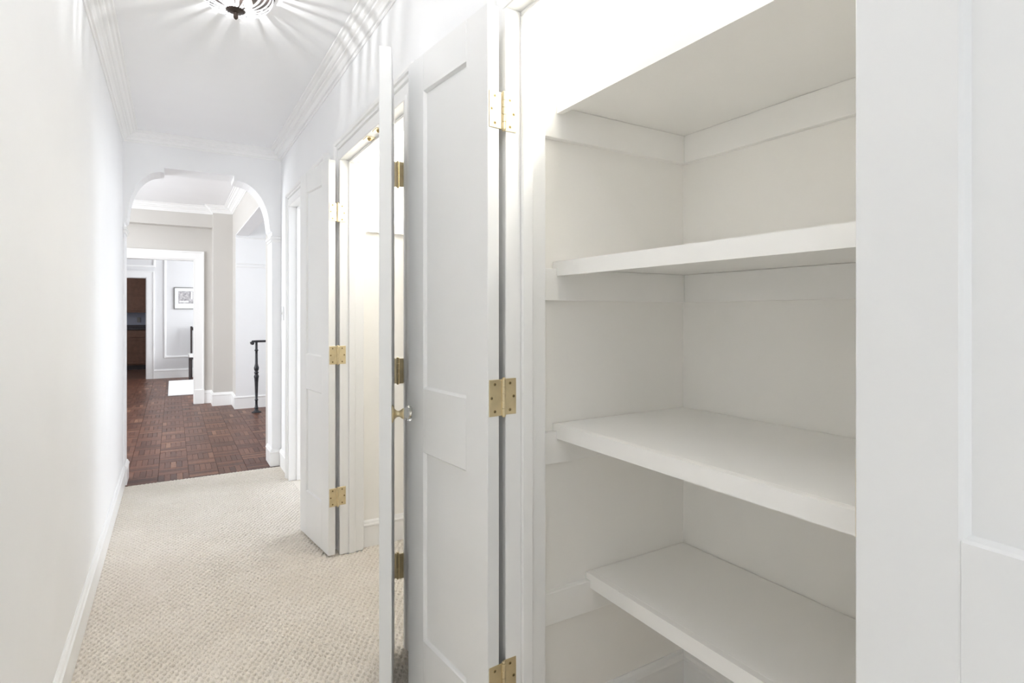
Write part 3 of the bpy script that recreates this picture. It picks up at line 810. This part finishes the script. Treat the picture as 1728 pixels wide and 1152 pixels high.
def railing(x, y):
    e = empty('stair_railing', (x, y, -0.004))
    prof = [(0, 0), (.058, 0), (.058, .008), (.040, .016), (.022, .030), (.020, .05), (.026, .058), (.020, .066), (.015, .10), (.015, .15), (.021, .156), (.021, .164), (.015, .17),
            (.017, .25), (.021, .38), (.025, .435), (.030, .455), (.025, .475), (.018, .49), (.026, .50), (.026, .51), (.018, .52), (.027, .545), (.030, .57), (.022, .595),
            (.017, .62), (.015, .74), (.015, .78), (.022, .786), (.022, .796), (.015, .802), (.014, .885), (.018, .893), (0, .895)]
    lathe('newel', prof, M['iron'], e, 20)
    pts = [(-.045, 0, .872), (-.060, 0, .880), (-.065, 0, .893), (-.050, 0, .902), (0, 0, .904), (.30, .0, .904), (.80, .0, .904)]
    tube('handrail', pts, .014, M['iron'], e, 12)
    lathe('scroll_end', [(0, -.02), (.016, -.02), (.02, -.012), (.02, .012), (.016, .02), (0, .02)], M['iron'], e, 18, 'Y', True, (-.045, 0, .880))
    lathe('far_newel', [(r * .8, h) for r, h in prof], M['iron'], e, 16, 'Z', True, (.80, 0, 0))
    tag(e, 'black iron stair railing with turned newel post past the arch', 'railing')
railing(0.914, 7.79)

e = empty('picture', (0.165, 12.80, 1.335))
# framed print hung on the dining wall
pw, ph = 0.46, 0.43
molding('frame', [(-pw / 2, 0), (pw / 2, 0), (pw / 2, ph), (-pw / 2, ph)], [(0, 0.0005), (0, .02), (.012, .02), (.014, .012), (.014, .0005)], lambda a, b, h: (a, -h, b), M['frame'], e, True)
box('mount', (-pw / 2 + .013, -.010, .013), (pw / 2 - .013, -.001, ph - .013), M['mount'], e)
box('print', (-.155, -.0115, .115), (.155, -.0101, .355), M['print'], e)
box('printed_tower', (.055, -.0122, .20), (.085, -.0116, .345), M['mount'], e)
box('printed_street', (-.14, -.0122, .135), (.02, -.0116, .165), M['mount'], e)
tag(e, 'grey framed village print on the dining room wall', 'picture')
e.location.x = 0.255

def dining_chair(x, y, rz):
    e = empty('dining_chair', (x, y, 0.0), rz)
    # local +x is the front
    for sy in (-1, 1):
        bm = bmesh.new()
        prof = [(-.05, 0), (-.012, 0), (.012, .40), (.012, .52), (-.020, 1.0), (-.052, 1.0), (-.020, .52), (-.022, .40)]
        a = [bm.verts.new((px, sy * .19 - .016, pz)) for px, pz in prof]; b = [bm.verts.new((px, sy * .19 + .016, pz)) for px, pz in prof]
        bm.faces.new(a); bm.faces.new(b[::-1])
        for i in range(len(prof)): bm.faces.new((a[i], b[i], b[(i + 1) % len(prof)], a[(i + 1) % len(prof)]))
        from_bm('rear_leg', bm, M['chairwood'], e)
        box('front_leg', (.37, sy * .225 - .018, 0), (.405, sy * .225 + .018, .41), M['chairwood'], e, .003)
    box('seat_frame', (-.01, -.235, .385), (.415, .235, .42), M['chairwood'], e, .004)
    box('seat_cushion', (.0, -.245, .42), (.43, .245, .475), M['cushion'], e, .018, 3)
    box('top_rail', (-.048, -.174, .92), (-.022, .174, .985), M['chairwood'], e, .004)
    for k in range(4):
        yy = -.12 + .08 * k
        oriented_box('back_slat', (0, 0, 0), (1, 0), (0, 1), (-.034, yy - .012, .50), (-.018, yy + .012, .92), M['chairwood'], e, .002)
    tag(e, 'dark wooden dining chair with white seat behind the doorway', 'chair')
dining_chair(0.505, 12.60, R(-90))

rug = box('rug', (-0.06, 9.98, -0.004), (2.3, 12.13, 0.010), M['rug'], None, 0.004)
tag(rug, 'white rug on the dining room parquet', 'rug')

def cabinet_front(e, x0, x1, z0, z1, y):
    """shaker door in the front plane y of the cabinet"""
    d = empty('cabinet_door', (0, 0, 0), 0, e)
    s = .055
    box('stile', (x0, y - .02, z0), (x0 + s, y, z1), M['kwood'], d, .002); box('stile', (x1 - s, y - .02, z0), (x1, y, z1), M['kwood'], d, .002)
    box('rail', (x0 + s, y - .02, z0), (x1 - s, y, z0 + s), M['kwood'], d, .002); box('rail', (x0 + s, y - .02, z1 - s), (x1 - s, y, z1), M['kwood'], d, .002)
    box('panel', (x0 + s, y - .010, z0 + s), (x1 - s, y, z1 - s), M['kwood'], d)
def kitchen():
    for k, (x0, x1) in enumerate(((-1.62, -1.06), (-1.06, -0.50))):
        e = empty('base_cabinet', (x0, 15.02, -0.004)); w = x1 - x0
        box('body', (.001, .02, .10), (w - .001, .595, .89), M['kwood'], e)
        box('toe_kick', (.001, .08, 0), (w - .001, .595, .10), M['kcounter'], e)
        cabinet_front(e, .006, w - .006, .13, .70, .02)
        box('drawer', (.006, .0, .72), (w - .006, .02, .875), M['kwood'], e, .003)
        tag(e, ['brown wooden base cabinet at the far left of the kitchen', 'brown wooden base cabinet seen through the kitchen doorway'][k], 'cabinet', 'kitchen base cabinets')
        e = empty('wall_cabinet', (x0, 15.29, 1.30))
        box('body', (.001, .02, 0), (w - .001, .329, .90), M['kwood'], e)
        cabinet_front(e, .006, w - .006, .01, .89, .02)
        box('light_rail', (.001, .0, -.03), (w - .001, .02, -.001), M['kwood'], e)
        tag(e, ['brown wooden wall cabinet at the far left of the kitchen', 'brown wooden wall cabinet seen through the kitchen doorway'][k], 'cabinet', 'kitchen wall cabinets')
    e = empty('worktop', (-1.06, 15.3, 0.886))
    box('slab', (-.56, -.31, 0.0005), (.57, .319, .038), M['kcounter'], e, .003)
    box('upstand', (-.56, .305, .038), (.57, .319, .10), M['kcounter'], e, .002)
    tag(e, 'dark kitchen worktop on the brown base cabinets', 'worktop')
kitchen()
bpy.context.view_layer.update()
